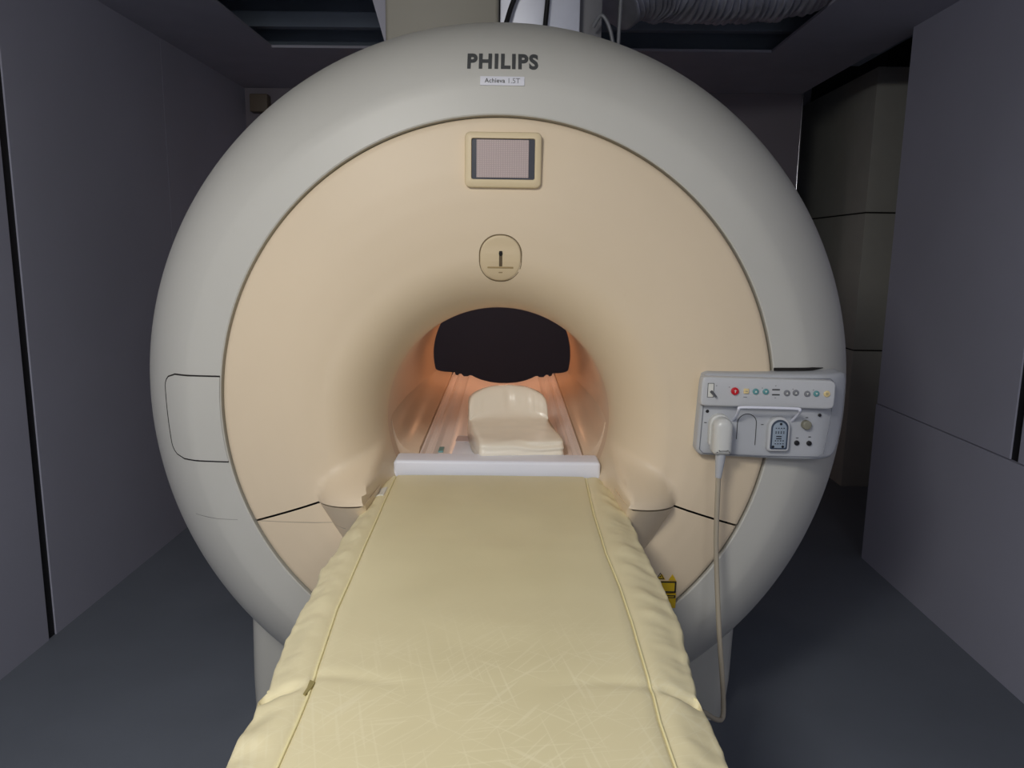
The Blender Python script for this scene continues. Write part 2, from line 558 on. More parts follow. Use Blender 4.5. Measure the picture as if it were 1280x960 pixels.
up = face_piece(True)
for v in up.verts:
    s_ = abs(v.co.x - CX); z_ = v.co.z
    if 0.25 < s_ < CW and z_ < 1.0 and v.co.y < 0.2:
        H = interp([(0.30, 0.10), (0.36, 0.085), (0.40, 0.070), (CW, 0.045)], s_)
        t_ = (z_ - zc(max(s_, 0.297)) - 0.0026) / H
        w_ = (1 - sstep(0.0, 1.0, max(0, t_))) * sstep(0.280, 0.309, s_)
        v.co.y = lerp(v.co.y, min(v.co.y, -chin_pr(s_)), w_)
obj('front_cover', up, M['cover'], scan, smooth=50)

lo = face_piece(False)
S0 = 0.294
SH = [lerp(S0, CW, sin(pi / 2 * k / 18)) for k in range(0, 19)]
for sgn in (-1, 1):
    b_ = B(); rows = []
    for a in SH:
        x = CX + sgn * a; zt_ = zc(a) - 0.0026 + 0.007 * (1 - sstep(0.300, 0.320, a))
        row = [(x, 0.24, zt_), (x, 0.05, zt_)]
        for k in range(0, 11):
            t_ = k / 10
            row.append((CX + sgn * (S0 + (a - S0) * (1 - 0.80 * t_)), 0.004 - chin_pr(a) * (1 - t_), zt_ - 0.20 * t_))
        row.append((CX + sgn * S0, 0.24, zt_ - 0.205))
        rows.append(row)
    loft(b_, rows, True, True, True)
    bmesh.ops.recalc_face_normals(b_, faces=b_.faces)
    absorb(lo, b_)
obj('lower_cover', lo, M['cover'], scan, smooth=50)

# dark backing seen through the joints
bm = B()
n = 96
rings = [[(x, y, z) for x, z in [ring_pt(CX, CZD, r, 2 * pi * k / n) for k in range(n)]] for r, y in ((0.45, 0.06), (0.669, 0.06), (0.669, 0.075), (0.45, 0.075), (0.45, 0.06))]
loft(bm, rings); obj('joint_seal', bm, M['gap'], scan, smooth=0)

# bore liner with a flared far end
bm = B()
prof = [(0.300, 0.213), (0.2985, 0.225), (0.300, 0.4), (0.300, 0.8), (0.300, 1.2), (0.300, 1.50), (0.303, 1.535), (0.325, 1.565), (0.345, 1.57)]
loft(bm, [[(BX + r * cos(2 * pi * k / 96), y, BZ + r * sin(2 * pi * k / 96)) for k in range(96)] for r, y in prof])
obj('bore_liner', bm, M['bore'], scan, smooth=40)
def tilt(y): return -0.012 + 0.020 * (y - 0.2) / 1.35


# ledges on either side of the tray
for sg in (-1, 1):
    bm = B()
    rr = []
    for y in (0.262, 0.285, 0.6, 1.0, 1.4, 1.545):
        zt_ = 0.884 if y > 0.27 else 0.874
        zt_ += tilt(y)
        up_ = [(0.2285, -0.006), (0.2305, 0.0), (0.240, 0.002), (0.252, 0.007), (0.264, 0.016), (0.274, 0.029), (0.2825, 0.046), (0.289, 0.068), (0.294, 0.094)]
        fh = interp([(0.25, 1.0), (0.6, 0.85), (1.1, 0.5), (1.55, 0.15)], y)
        ox = lambda q: lerp(0.012, BX, sstep(0.23, 0.27, q))
        rr.append([(0.012 + sg * 0.2285, y, 0.80)] + [(ox(q) + sg * (q + 0.002 * sstep(0.25, 0.29, q)), y, zt_ + h * fh) for q, h in up_] + [(BX + sg * 0.303, y, zt_ + 0.106 * fh), (BX + sg * 0.303, y, 0.80)])
    loft(bm, rr, True, True, True)
    obj('bore_ledge', bm, M['bore'], scan, smooth=30)

# pedestal the ring stands on
bm = B()
loft(bm, [[(-0.748, 0.335, 0), (0.722, 0.335, 0), (0.722, 1.35, 0), (-0.760, 1.35, 0)],
          [(-0.748, 0.335, 0.02), (0.722, 0.335, 0.02), (0.722, 1.35, 0.02), (-0.760, 1.35, 0.02)],
          [(-0.748, 0.330, 0.12), (0.730, 0.330, 0.12), (0.730, 1.35, 0.12), (-0.748, 1.35, 0.12)],
          [(-0.735, 0.320, 0.55), (0.735, 0.320, 0.55), (0.735, 1.35, 0.55), (-0.735, 1.35, 0.55)]], True, True, True)
bmesh.ops.bevel(bm, geom=[e for e in bm.edges if abs(e.verts[0].co.z - e.verts[1].co.z) > 0.01], offset=0.05, segments=5, affect='EDGES', profile=0.5)
obj('pedestal', bm, M['ring'], scan, smooth=40)

# blank access panel on the left of the ring
ax0, ax1, az0, az1 = -0.818, -0.660, 0.907, 1.118
bm = B()
poly = []
corner = 0.035
for k in range(9): poly.append((lerp(ax1, ax0 + corner, k / 8), az1))
for k in range(1, 7):
    a = math.radians(90 + 90 * k / 6); poly.append((ax0 + corner + corner * cos(a), az1 - corner + corner * sin(a)))
for k in range(1, 9): poly.append((ax0 + 0.012 * (k / 8) ** 2, lerp(az1 - corner, az0 + corner, k / 8)))
for k in range(1, 7):
    a = math.radians(180 + 90 * k / 6); poly.append((ax0 + 0.012 + corner + corner * cos(a), az0 + corner + corner * sin(a)))
for k in range(1, 9): poly.append((lerp(ax0 + 0.012 + corner, ax1, k / 8), az0))


def clampR(x, z, rmin=0.6815):
    dx, dz = x - CX, z - CZD
    r = sqrt(dx * dx + dz * dz)
    if r < rmin:
        x = CX - sqrt(max(rmin * rmin - dz * dz, 0))
    return x, z


top_e = [p for p in poly]
# rows of constant height
NZ = 26
rows = []
for i in range(NZ + 1):
    z = lerp(az0, az1, i / NZ)
    lx = ax0 + 0.012 * ((az1 - z) / (az1 - az0)) ** 2
    if z > az1 - corner: lx += corner - sqrt(max(corner ** 2 - (z - az1 + corner) ** 2, 0))
    if z < az0 + corner: lx += corner - sqrt(max(corner ** 2 - (az0 + corner - z) ** 2, 0))
    rx = CX - 0.6725 * sqrt(1 - ((z - CZD) / 0.6846) ** 2)
    rows.append([(lerp(lx, rx, k / 16), z) for k in range(17)])
loft(bm, [[(x, ring_y(x, z) - 0.0022, z) for x, z in r] for r in rows], closed=False)
obj('access_panel', bm, M['ring'], scan, smooth=40)
bm = B()
outl = [rows[NZ][k] for k in range(16, -1, -1)] + [rows[i][0] for i in range(NZ - 1, 0, -1)] + [rows[0][k] for k in range(17)]
pth = []
for x, z in outl:
    if not pth or (Vector((x, 0, z)) - Vector((pth[-1][0], 0, pth[-1][2]))).length > 0.004:
        pth.append((x, ring_y(x, z) - 0.0006, z))
tube(bm, pth, 0.0022, 8)
obj('panel_groove', bm, M['gap'], scan, smooth=60)

# display window
sx0, sx1, sz0, sz1 = -0.076, 0.098, 1.566, 1.688
FY = -0.006


def fy(x, z):       # face depth, outer disc
    return -0.006


disp = None
bm = B()
o_ = rrect(sx0, sx1, sz0, sz1, 0.013); i_ = rrect(sx0 + 0.0155, sx1 - 0.0155, sz0 + 0.0185, sz1 - 0.0145, 0.004)
n = len(o_)
R0 = [(x, 0.0, z) for x, z in o_]; R1 = [(x, -0.020, z) for x, z in o_]; R2 = [(x, -0.023, z) for x, z in inset(o_, 0.003)]
R3 = [(x, -0.023, z) for x, z in inset(i_, -0.001)]; R4 = [(x, -0.020, z) for x, z in i_]; R5 = [(x, -0.002, z) for x, z in i_]
loft(bm, [R0, R1, R2, R3, R4, R5])
disp = obj('display_frame', bm, M['cream'], scan, smooth=50)
bm = B(); box(bm, sx0 + 0.014, sx1 - 0.014, -0.0175, 0.0, sz0 + 0.017, sz1 - 0.013); obj('display_bezel', bm, M['bezel'], disp, smooth=0)
bm = B(); box(bm, sx0 + 0.0265, sx1 - 0.029, -0.0192, -0.014, sz0 + 0.0225, sz1 - 0.0165, 0.0005, 1); obj('display_screen', bm, M['mesh'], disp, smooth=0)

# oval light window with its slot and cross line
FZ = sorted((lerp(BZ, CZD, w) + r * (1 + (fz(r, True) - 1) * w), y) for r, y, w in face_prof if y < 0.2)


def hug(b_):         # lay small fittings onto the curve of the cover above the bore
    for v in b_.verts: v.co.y += interp(FZ, v.co.z)


bm = B()
lx0, lx1, lz0, lz1 = -0.041, 0.055, 1.354, 1.460
o_ = rrect(lx0, lx1, lz0, lz1, 0.046, 10)
lcx, lcz = (lx0 + lx1) / 2, (lz0 + lz1) / 2
rr = [[(x, 0.006, z) for x, z in o_], [(x, -0.0005, z) for x, z in o_], [(x, -0.0025, z) for x, z in inset(o_, 0.0015)], [(x, -0.003, z) for x, z in inset(o_, 0.004)]]
for k in range(1, 12):
    rr.append([(lerp(x, lcx, k / 12), -0.003, lerp(z, lcz, k / 12)) for x, z in inset(o_, 0.004)])
loft(bm, rr, True, True, True)
hug(bm)
las = obj('light_window', bm, mat('window_cover', (217, 198, 163), 0.45, spec=0.35), scan, smooth=50)
bm = B()
gpts = [(x, -0.0004, z) for x, z in rrect(lx0 - 0.0012, lx1 + 0.0012, lz0 - 0.0012, lz1 + 0.0012, 0.046, 10)]
tube(bm, gpts + gpts[:1], 0.0014, 6, cap=False); hug(bm); obj('window_groove', bm, mat('groove_brown', (120, 104, 76), 0.7), las)
bm = B()
box(bm, 0.0035, 0.0115, -0.0040, -0.0005, 1.388, 1.424, 0.0012, 2); bmesh.ops.subdivide_edges(bm, edges=[e for e in bm.edges if e.calc_length() > 0.02], cuts=4); hug(bm); obj('slot', bm, mat('slot_shadow', (96, 82, 60), 0.7), las)
bm = B()
plate(bm, [(0.0075 + 0.0045 * cos(2 * pi * k / 16), 1.418 + 0.006 * sin(2 * pi * k / 16)) for k in range(16)], -0.0046, -0.002, 0.0005); hug(bm)
obj('lens', bm, M['gap'], las)
bm = B(); box(bm, -0.0235, 0.0375, -0.0042, -0.001, 1.3835, 1.3875, 0.001, 2); hug(bm); obj('cross_line', bm, mat('cross_line', (168, 146, 104), 0.6), las)
bm = B(); box(bm, 0.003, 0.012, -0.0038, -0.001, 1.3725, 1.375); hug(bm); obj('fine_print', bm, mat('fine_print', (160, 140, 104), 0.6), las, smooth=0)

# maker lettering and model badge on the ring
bm = text_bm('PHILIPS', 0.162, 0.042, 0.0075, 1.8505)
bmesh.ops.subdivide_edges(bm, edges=[e for e in bm.edges if e.calc_length() > 0.012], cuts=2)
for v in bm.verts: v.co.y = ring_y(v.co.x, v.co.z) - 0.0016
for v in bm.verts: v.co.z = 1.8505 + (v.co.z - 1.8505) * 1.12
r_ = bmesh.ops.extrude_face_region(bm, geom=bm.faces[:])
for g in r_['geom']:
    if isinstance(g, bmesh.types.BMVert): g.co.y += 0.006
obj('maker_lettering', bm, M['ink'], scan, smooth=0, label='dark grey capital lettering')
bx0, bx1, bz0, bz1 = -0.043, 0.057, 1.793, 1.813
bm = B()
rows = []
for j in range(5):
    z = lerp(bz0, bz1, j / 4); rows.append([(lerp(bx0, bx1, k / 8), ring_y(lerp(bx0, bx1, k / 8), z) - 0.0025, z) for k in range(9)])
V = loft(bm, rows, closed=False)
r_ = bmesh.ops.extrude_face_region(bm, geom=bm.faces[:])
for g in r_['geom']:
    if isinstance(g, bmesh.types.BMVert): g.co.y += 0.010
bdg = obj('model_badge', bm, M['badge'], scan, smooth=40, label='silver badge with dark lettering')
bm = text_bm('Achieva', 0.046, 0.012, -0.010, 1.8035)
for v in bm.verts: v.co.y = ring_y(v.co.x, v.co.z) - 0.0032
obj('badge_lettering', bm, M['ink'], bdg, smooth=0)
bm = text_bm('1.5T', 0.026, 0.0, 0.034, 1.8035)
for v in bm.verts: v.co.y = ring_y(v.co.x, v.co.z) - 0.0032
obj('badge_lettering', bm, M['greyb'], bdg, smooth=0)

# laser warning stickers on the lower cover
wy = -0.0075


def fy2(x, z): return -0.0068


def flat(poly, y, th=0.0008):
    b_ = B(); loft(b_, [[(x, y, z) for x, z in poly], [(x, y + th + 0.006, z) for x, z in poly]], True, True, True); return b_


for cx_, cz_, h in ((0.4165, 0.6255, 0.021), (0.4475, 0.621, 0.0145)):
    s_ = obj('warning_triangle', flat([(cx_ - h * .62, cz_ - h * .45), (cx_ + h * .62, cz_ - h * .45), (cx_, cz_ + h * .6)], wy - 0.002), M['yellow'], scan, smooth=0)
    if h > 0.02:
        bm = B()
        tri = [(cx_ - h * .5, cz_ - h * .38), (cx_ + h * .5, cz_ - h * .38), (cx_, cz_ + h * .45)]
        tri2 = [(cx_ - h * .36, cz_ - h * .30), (cx_ + h * .36, cz_ - h * .30), (cx_, cz_ + h * .28)]
        ringplate(bm, tri, tri2, wy - 0.0026, wy)
        loft(bm, [[(cx_ + 0.0018 * cos(k * pi / 5) , y_, cz_ - 0.001 + 0.0018 * sin(k * pi / 5)) for k in range(10)] for y_ in (wy - 0.0026, wy)], True, True, True)
        obj('warning_symbol', bm, M['black'], s_, smooth=0)
s_ = obj('warning_label', flat([(0.398, 0.581), (0.458, 0.581), (0.458, 0.612), (0.398, 0.612)], wy - 0.002), M['yellow'], scan, smooth=0, label='yellow warning label with a black border')
bm = B()
ringplate(bm, [(0.3985, 0.5815), (0.4575, 0.5815), (0.4575, 0.6115), (0.3985, 0.6115)], [(0.402, 0.585), (0.454, 0.585), (0.454, 0.608), (0.402, 0.608)], wy - 0.0028, wy)
obj('label_border', bm, M['black'], s_, smooth=0)
s_ = obj('warning_label', flat([(0.398, 0.540), (0.4585, 0.540), (0.4585, 0.578), (0.398, 0.578)], wy - 0.002), M['yellow'], scan, smooth=0, label='yellow warning label with a black header')
bm = B(); box(bm, 0.3985, 0.457, wy - 0.0028, wy, 0.567, 0.5745); obj('label_header', bm, M['black'], s_, smooth=0)
bm = B(); box(bm, 0.425, 0.4535, wy - 0.0031, wy - 0.002, 0.5695, 0.572); obj('label_text', bm, M['yellow'], s_, smooth=0)

# beige service turret on top of the ring
bm = B(); box(bm, -0.376, -0.014, 0.78, 1.15, 1.90, 3.05, 0.012, 3)
obj('service_turret', bm, mat('turret_paint', (166, 162, 148), 0.55), scan, smooth=40)

# ------------------------------------------------------------------ control panel (part of the scanner)
def PX_(px): return 0.4655 + (px - 868) * 0.00197


def PZ_(px, py): return 1.1455 - (py - 467 - (px - 868) * 0.0105) * 0.00190


def cp(cx_, cy_):      # crop coordinates of the close-up to panel coordinates
    px, py = 850 + cx_ / 5.818, 450 + cy_ / 5.818
    return PX_(px), PZ_(px, py)


def cpk(cx_, cy_, k):      # the same for something standing proud of the panel
    px, py = 850 + cx_ / 5.818, 450 + cy_ / 5.818
    px, py = 640 + (px - 640) * k, 316 + (py - 316) * k
    return PX_(px), PZ_(px, py)


YP = -0.046
pl = []
pl += [cp(208, 92), cp(400, 96), cp(700, 100), cp(1000, 103), cp(1172, 105), cp(1212, 112), cp(1235, 135), cp(1243, 170), cp(1246, 250), cp(1244, 350), cp(1238, 450), cp(1225, 560), cp(1210, 650), cp(1187, 705), cp(1142, 738), cp(1060, 744), cp(800, 738), cp(500, 722), cp(300, 712), cp(191, 706), cp(162, 692), cp(148, 660), cp(153, 500), cp(161, 300), cp(168, 160), cp(179, 108)]
pl = pl[::-1]
# resample the outline evenly
closed = [Vector(p) for p in pl] + [Vector(pl[0])]
dist = [0]
for a, b_ in zip(closed, closed[1:]): dist.append(dist[-1] + (b_ - a).length)
NP = 140
pr = []
for k in range(NP):
    d = dist[-1] * k / NP
    for i in range(len(dist) - 1):
        if dist[i] <= d <= dist[i + 1]:
            pr.append(tuple(closed[i].lerp(closed[i + 1], (d - dist[i]) / (dist[i + 1] - dist[i]))))
            break
bm = B()


def bulge(x, y, z):    # the free end rolls back around the ring
    k = max(0, x - 0.745)
    return (x, y + 5.0 * k * k, z)


rings = [[(x, max(ring_y(x, z) + 0.02, 0.02), z) for x, z in pr], [bulge(x, YP + 0.012, z) for x, z in pr]]
for k in (1, 2, 3, 4):
    a = k / 4 * pi / 2
    rings.append([bulge(x, YP + 0.012 * (1 - sin(a)), z) for x, z in inset(pr, 0.012 * (1 - cos(a)))])
for k in range(1, 6):
    q = inset(pr, 0.012)
    mx_ = sum(p[0] for p in q) / NP; mz_ = sum(p[1] for p in q) / NP
    f = k / 6
    rings.append([bulge(lerp(x, mx_, f), YP, lerp(z, mz_, f)) for x, z in q])
loft(bm, rings, True, True, True)
panel = obj('control_panel', bm, M['panel'], scan, smooth=35)
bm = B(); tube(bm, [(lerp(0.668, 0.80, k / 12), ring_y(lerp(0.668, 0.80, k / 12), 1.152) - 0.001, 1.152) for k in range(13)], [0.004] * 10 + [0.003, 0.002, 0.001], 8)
obj('recess_shadow', bm, M['gap'], scan, smooth=60)  # dark tube that paints the recess shadow above the panel
# inset groove
bm = B()
gp = [cp(192, 122), cp(600, 128), cp(1050, 132), cp(1085, 160), cp(1075, 450), cp(1045, 690), cp(1010, 712), cp(600, 705), cp(196, 685), cp(168, 655), cp(176, 400), cp(182, 140)]
gpp = [(x, YP - 0.0003, z) for x, z in gp]
tube(bm, gpp + gpp[:1], 0.0011, 6, cap=False); obj('panel_groove', bm, mat('soft_groove', (128, 132, 140), 0.6), panel)
# raised console with its keys
cpoly = [cpk(1095, 180, 0.988), cpk(1085, 158, 0.988), cpk(1060, 146, 0.988), cpk(600, 132, 0.988), cpk(190, 120, 0.988), cpk(172, 126, 0.988), cpk(164, 145, 0.988), cpk(160, 220, 0.988), cpk(158, 300, 0.988), cpk(164, 325, 0.988), cpk(190, 334, 0.988), cpk(600, 345, 0.988), cpk(1055, 358, 0.988), cpk(1085, 350, 0.988), cpk(1096, 325, 0.988), cpk(1098, 250, 0.988)]
cl = [Vector(p) for p in cpoly] + [Vector(cpoly[0])]
cres = []
for a, b_ in zip(cl, cl[1:]):
    nseg = max(1, int((b_ - a).length / 0.012))
    for k in range(nseg): cres.append(tuple(a.lerp(b_, k / nseg)))
YC = YP - 0.022
bm = B(); plate(bm, cres, YC, YP + 0.002, 0.005)
cons = obj('key_console', bm, M['console'], panel, smooth=40)
bm = B()
x0, z0 = cpk(204, 266, 0.988); x1, z1 = cpk(242, 168, 0.988)
ringplate(bm, [(x0 - .001, z0 - .001), (x1 + .001, z0 - .001), (x1 + .001, z1 + .001), (x0 - .001, z1 + .001)], [(x0, z0), (x1, z0), (x1, z1), (x0, z1)], YC - 0.0012, YC + 0.001)
sw = obj('lever_switch', bm, M['ink'], cons, smooth=0)
bm = B(); box(bm, x0, x1, YC - 0.0006, YC + 0.001, z0, z1); obj('switch_plate', bm, M['pale'], sw, smooth=0)
xa, za = cpk(226, 225, 0.988); xb, zb = cpk(258, 262, 0.988)
bm = B(); tube(bm, [(xa, YC, za), ((xa + xb) / 2, YC - 0.006, (za + zb) / 2), (xb, YC - 0.008, zb)], [0.0035, 0.0032, 0.0024], 8); obj('lever', bm, mat('lever_dark', (86, 88, 92), 0.4), sw)


def button(cx_, cy_, r, m_, icon=None, square=False, tall=0.004, name='button'):
    x, z = cpk(cx_, cy_, 0.988)
    b_ = B()
    if square: plate(b_, rrect(x - r, x + r, z - r, z + r, r * 0.3, 4), YC - tall, YC + 0.001, 0.001)
    else: plate(b_, [(x + r * cos(2 * pi * k / 24), z + r * sin(2 * pi * k / 24)) for k in range(24)], YC - tall, YC + 0.001, 0.0012)
    o = obj(name, b_, m_, panel, smooth=40)
    o.parent = cons
    return o, x, z, YC - tall


def icon(bt, shape, col=None):
    # three levels are the limit below the scanner, so the symbols are siblings of the keys on the console
    o, x, z, y = bt
    b_ = B()
    if shape == 'stop':
        box(b_, x - 0.0008, x + 0.0008, y - 0.0006, y + 0.001, z - 0.0035, z + 0.0035)
        box(b_, x - 0.003, x + 0.003, y - 0.0006, y + 0.001, z + 0.0010, z + 0.0022)
    elif shape == 'up': loft(b_, [[(x - 0.0026, q, z - 0.002), (x + 0.0026, q, z - 0.002), (x, q, z + 0.0026)] for q in (y - 0.0006, y + 0.001)], True, True, True)
    elif shape == 'down': loft(b_, [[(x - 0.0026, q, z + 0.002), (x + 0.0026, q, z + 0.002), (x, q, z - 0.0026)] for q in (y - 0.0006, y + 0.001)], True, True, True)
    else:
        box(b_, x - 0.003, x + 0.003, y - 0.0006, y + 0.001, z - 0.0005, z + 0.0005)
        if shape == 'lines': box(b_, x - 0.003, x + 0.003, y - 0.0006, y + 0.001, z + 0.0018, z + 0.0027); box(b_, x - 0.003, x + 0.003, y - 0.0006, y + 0.001, z - 0.0027, z - 0.0018)
    q = obj('button_symbol', b_, col or M['pale'], panel, smooth=0)
    q.parent = cons


# the console's own children would be a fourth level, so the console hangs from the scanner directly
cons.parent = scan
sw.parent = cons
for ch in list(sw.children): ch.parent = cons
red, *_r = None, None
bt = button(390, 222, 0.0088, M['red'], tall=0.006); bt[0]['label'] = 'round red stop button'; icon(bt, 'stop')
bt = button(470, 222, 0.0058, M['amber'], square=True); bt[0]['label'] = 'square pale yellow button'; icon(bt, 'bar', M['greyb'])
for cx_, cy_, col, ic in ((536, 225, 'teal', 'up'), (606, 226, 'teal', 'down'), (754, 236, 'greyb', 'up'), (816, 234, 'greyb', 'up'), (896, 241, 'greyb', 'down'), (960, 240, 'teal', 'down')):
    bt = button(cx_, cy_, 0.0070, M[col], tall=0.0035); icon(bt, ic)
    bt[0]['label'] = {'teal': 'round teal button', 'greyb': 'round grey button'}[col]
bt = button(1034, 242, 0.0075, M['amber'], tall=0.003); bt[0]['label'] = 'round pale yellow button'; icon(bt, 'lines', M['knob'])
for cx_, cy_ in ((678, 212), (679, 249)):
    x, z = cpk(cx_, cy_, 0.988); b_ = B(); box(b_, x - 0.0088, x + 0.0088, YC - 0.001, YC + 0.001, z - 0.0016, z + 0.0016)
    q = obj('indicator_bar', b_, M['ink'], panel, smooth=0); q.parent = cons
for cx_, cy_ in ((466, 267), (262, 184), (352, 194), (582, 200), (674, 184), (676, 272), (796, 208), (938, 214)):
    x, z = cpk(cx_, cy_, 0.988); b_ = B(); box(b_, x - (0.004 if cx_ == 466 else 0.0014), x + (0.004 if cx_ == 466 else 0.0014), YC - 0.0006, YC + 0.001, z - 0.0008, z + 0.0008)
    q = obj('key_mark', b_, M['greyb'], panel, smooth=0); q.parent = cons


def disc(cx_, cy_, r, y0, y1, m_, name, bev=0.001, par=None):
    x, z = cp(cx_, cy_); b_ = B()
    plate(b_, [(x + r * cos(2 * pi * k / 24), z + r * sin(2 * pi * k / 24)) for k in range(24)], y0, y1, bev)
    return obj(name, b_, m_, par or panel, smooth=40)


for c_ in ((209, 372), (999, 400)): disc(*c_, 0.0040, YP - 0.0015, YP + 0.001, M['black'], 'screw')
# wire handle
hp = [cp(392, 438), cpk(425, 404, 0.98), cpk(432, 362, 0.972), cpk(452, 346, 0.972), cpk(650, 349, 0.972), cpk(840, 356, 0.972), cpk(862, 370, 0.972), cpk(856, 394, 0.98), cp(806, 442)]
hy = [YP, YP - 0.028, YP - 0.045, YP - 0.046, YP - 0.046, YP - 0.046, YP - 0.045, YP - 0.030, YP]
bm = B(); tube(bm, smooth_path([(p[0], y, p[1]) for p, y in zip(hp, hy)], 5), 0.0034, 10); obj('wire_handle', bm, M['white'], panel, smooth=60)
# blank socket outline
bm = B()
x0, z0 = cp(425, 640); x1, z1 = cp(558, 392)
aw = arch(x0, x1, z0, z1); tube(bm, [(x, YP - 0.0004, z) for x, z in aw[:15]] + [(x0, YP - 0.0004, z0 + 0.02)], 0.0010, 6)
tube(bm, [(x1, YP - 0.0004, aw[0][1]), (x1, YP - 0.0004, z0 + 0.006)], 0.0010, 6)
obj('socket_outline', bm, M['ink'], panel)
# open socket with its pin field
x0, z0 = cp(630, 660); x1, z1 = cp(785, 405)
bm = B(); plate(bm, arch(x0, x1, z0, z1, rb=0.008), YP - 0.016, YP + 0.002, 0.004)
sock = obj('coil_socket', bm, M['console'], panel, smooth=40)
ix0, iz0 = cp(648, 642); ix1, iz1 = cp(768, 424)
bm = B(); plate(bm, arch(ix0, ix1, iz0, iz1), YP - 0.0168, YP - 0.012, 0.0004); q = obj('gasket', bm, M['navy'], panel, smooth=40); q.parent = sock
jx0, jz0 = cp(660, 632); jx1, jz1 = cp(757, 440)
bm = B(); plate(bm, arch(jx0, jx1, jz0, jz1), YP - 0.0174, YP - 0.012, 0.0004); q = obj('pin_field', bm, M['pin'], panel, smooth=40); q.parent = sock
bm = B()
for r_i, cyy in enumerate((485, 512, 522, 578, 600)):
    for k in range(4):
        x, z = cp(682 + k * 18, cyy)
        box(bm, x - 0.0013, x + 0.0013, YP - 0.0182, YP - 0.016, z - 0.0010, z + 0.0010)
for cyy in (546, 562):
    x, z = cp(704, cyy); box(bm, x - 0.0062, x + 0.0062, YP - 0.0182, YP - 0.016, z - 0.0011, z + 0.0011)
for cx_, cy_ in ((713, 454), (668, 622), (736, 622)):
    x, z = cp(cx_, cy_)
    loft(bm, [[(x + 0.0030 * cos(2 * pi * k / 12), y_, z + 0.0030 * sin(2 * pi * k / 12)) for k in range(12)] for y_ in (YP - 0.0184, YP - 0.016)], True, True, True)
q = obj('contact_pins', bm, M['black'], panel, smooth=0); q.parent = sock; q['kind'] = 'stuff'
# knob and two jacks
kn = disc(903, 468, 0.0110, YP - 0.014, YP + 0.001, M['knob'], 'turn_knob', 0.003)
for c_ in ((851, 606), (938, 609)): disc(*c_, 0.0060, YP - 0.005, YP + 0.001, M['black'], 'jack', 0.0015)
for c_ in ((853, 570), (940, 562), (910, 418), (600, 470), (200, 456)):
    x, z = cp(*c_); b_ = B(); box(b_, x - 0.003, x + 0.003, YP - 0.0006, YP + 0.001, z - 0.0010, z + 0.0010); obj('panel_mark', b_, M['ink'], panel, smooth=0)

# ------------------------------------------------------------------ plugged-in cable
pc = thing('connector_cable', (0.54, -0.07, 1.0), 'grey angled plug and hanging cable on the control panel beside the bore', 'cable')
x0, z0 = cpk(222, 640, 0.998); x1, z1 = cpk(368, 388, 0.998)
bm = B(); plate(bm, arch(x0, x1, z0 + 0.004, z1, rb=0.010), YP - 0.016, YP - 0.0002, 0.004); obj('plug_collar', bm, M['plug'], pc, smooth=45)
x0, z0 = cpk(246, 682, 0.990); x1, z1 = cpk(380, 412, 0.990)
cxp = (x0 + x1) / 2; w2_ = (x1 - x0) / 2
bm = B(); plate(bm, arch(x0, x1, z0, z1, rb=0.010, n=18), YP - 0.048, YP - 0.010, 0.014); obj('plug_body', bm, M['plug'], pc, smooth=60)
bm = B(); zb = z0
tube(bm, [(cxp, YP - 0.026, zb + 0.006), (cxp, YP - 0.026, zb - 0.008), (cxp - 0.002, YP - 0.026, zb - 0.058)], [0.0125, 0.0120, 0.0075], 14); obj('strain_relief', bm, M['panel'], pc, smooth=60)
bm = B()
path = smooth_path([(cxp - 0.002, YP - 0.026, zb - 0.05), (cxp + 0.003, YP - 0.020, zb - 0.2), (cxp + 0.010, YP - 0.022, 0.66), (0.550, -0.085, 0.52), (0.563, -0.092, 0.40), (0.571, -0.09, 0.325), (0.567, -0.10, 0.295), (0.545, -0.12, 0.305), (0.50, -0.15, 0.345), (0.42, -0.18, 0.38), (0.30, -0.2, 0.39), (0.232, -0.2, 0.39)], 8)
tube(bm, path, 0.0062, 10); obj('cord', bm, M['cable'], pc, smooth=60)

# ------------------------------------------------------------------ patient table
tb = thing('patient_table', (0, -0.5, 0), 'long patient table running from the foreground into the scanner bore', 'table')
XC = 0.012


tray_half = [(0.2265, 0.845), (0.2265, 0.878), (0.2245, 0.883), (0.2190, 0.8835), (0.2165, 0.879), (0.2140, 0.872), (0.2040, 0.870), (0.1990, 0.876), (0.1900, 0.8775), (0.1850, 0.873), (0.178, 0.866), (0.160, 0.866), (0.152, 0.871), (0.142, 0.870), (0.125, 0.861), (0.10, 0.851), (0.06, 0.841), (0.02, 0.837)]
prof = [(-x, z) for x, z in tray_half] + [(x, z) for x, z in tray_half[::-1]] + [(0.20, 0.825), (0.12, 0.812), (0, 0.806), (-0.12, 0.812), (-0.20, 0.825)]
bm = B()
loft(bm, [[(XC + x, y, z + tilt(y)) for x, z in prof] for y in (0.19, 0.6, 1.0, 1.3, 1.545)], True, True, True)
obj('bore_tray', bm, M['tray'], tb, smooth=35)
bm = B(); plate(bm, rrect(-0.272, 0.277, 0.826, 0.8755, 0.010, 5), 0.142, 0.215, 0.008)
# slope the bar's back down to the tray
obj('end_bar', bm, M['white'], tb, smooth=45, label='white end bar')
# connector plate lying in the tray
bm = B(); plate_poly = None
box(bm, -0.143, -0.045, 0.205, 0.500, 0.835, 0.858, 0.004)
cpn = obj('connector_plate', bm, M['white'], tb, smooth=40, label='white plate')
bm = B(); box(bm, -0.132, -0.088, 0.420, 0.485, 0.857, 0.8595); obj('grey_inlay', bm, mat('grey_inlay', (186, 172, 172), 0.5), cpn, smooth=0)
bm = B(); box(bm, -0.168, -0.154, 0.30, 0.35, 0.853, 0.8600, 0.001); obj('teal_sticker', bm, M['teal'], tb, smooth=0)
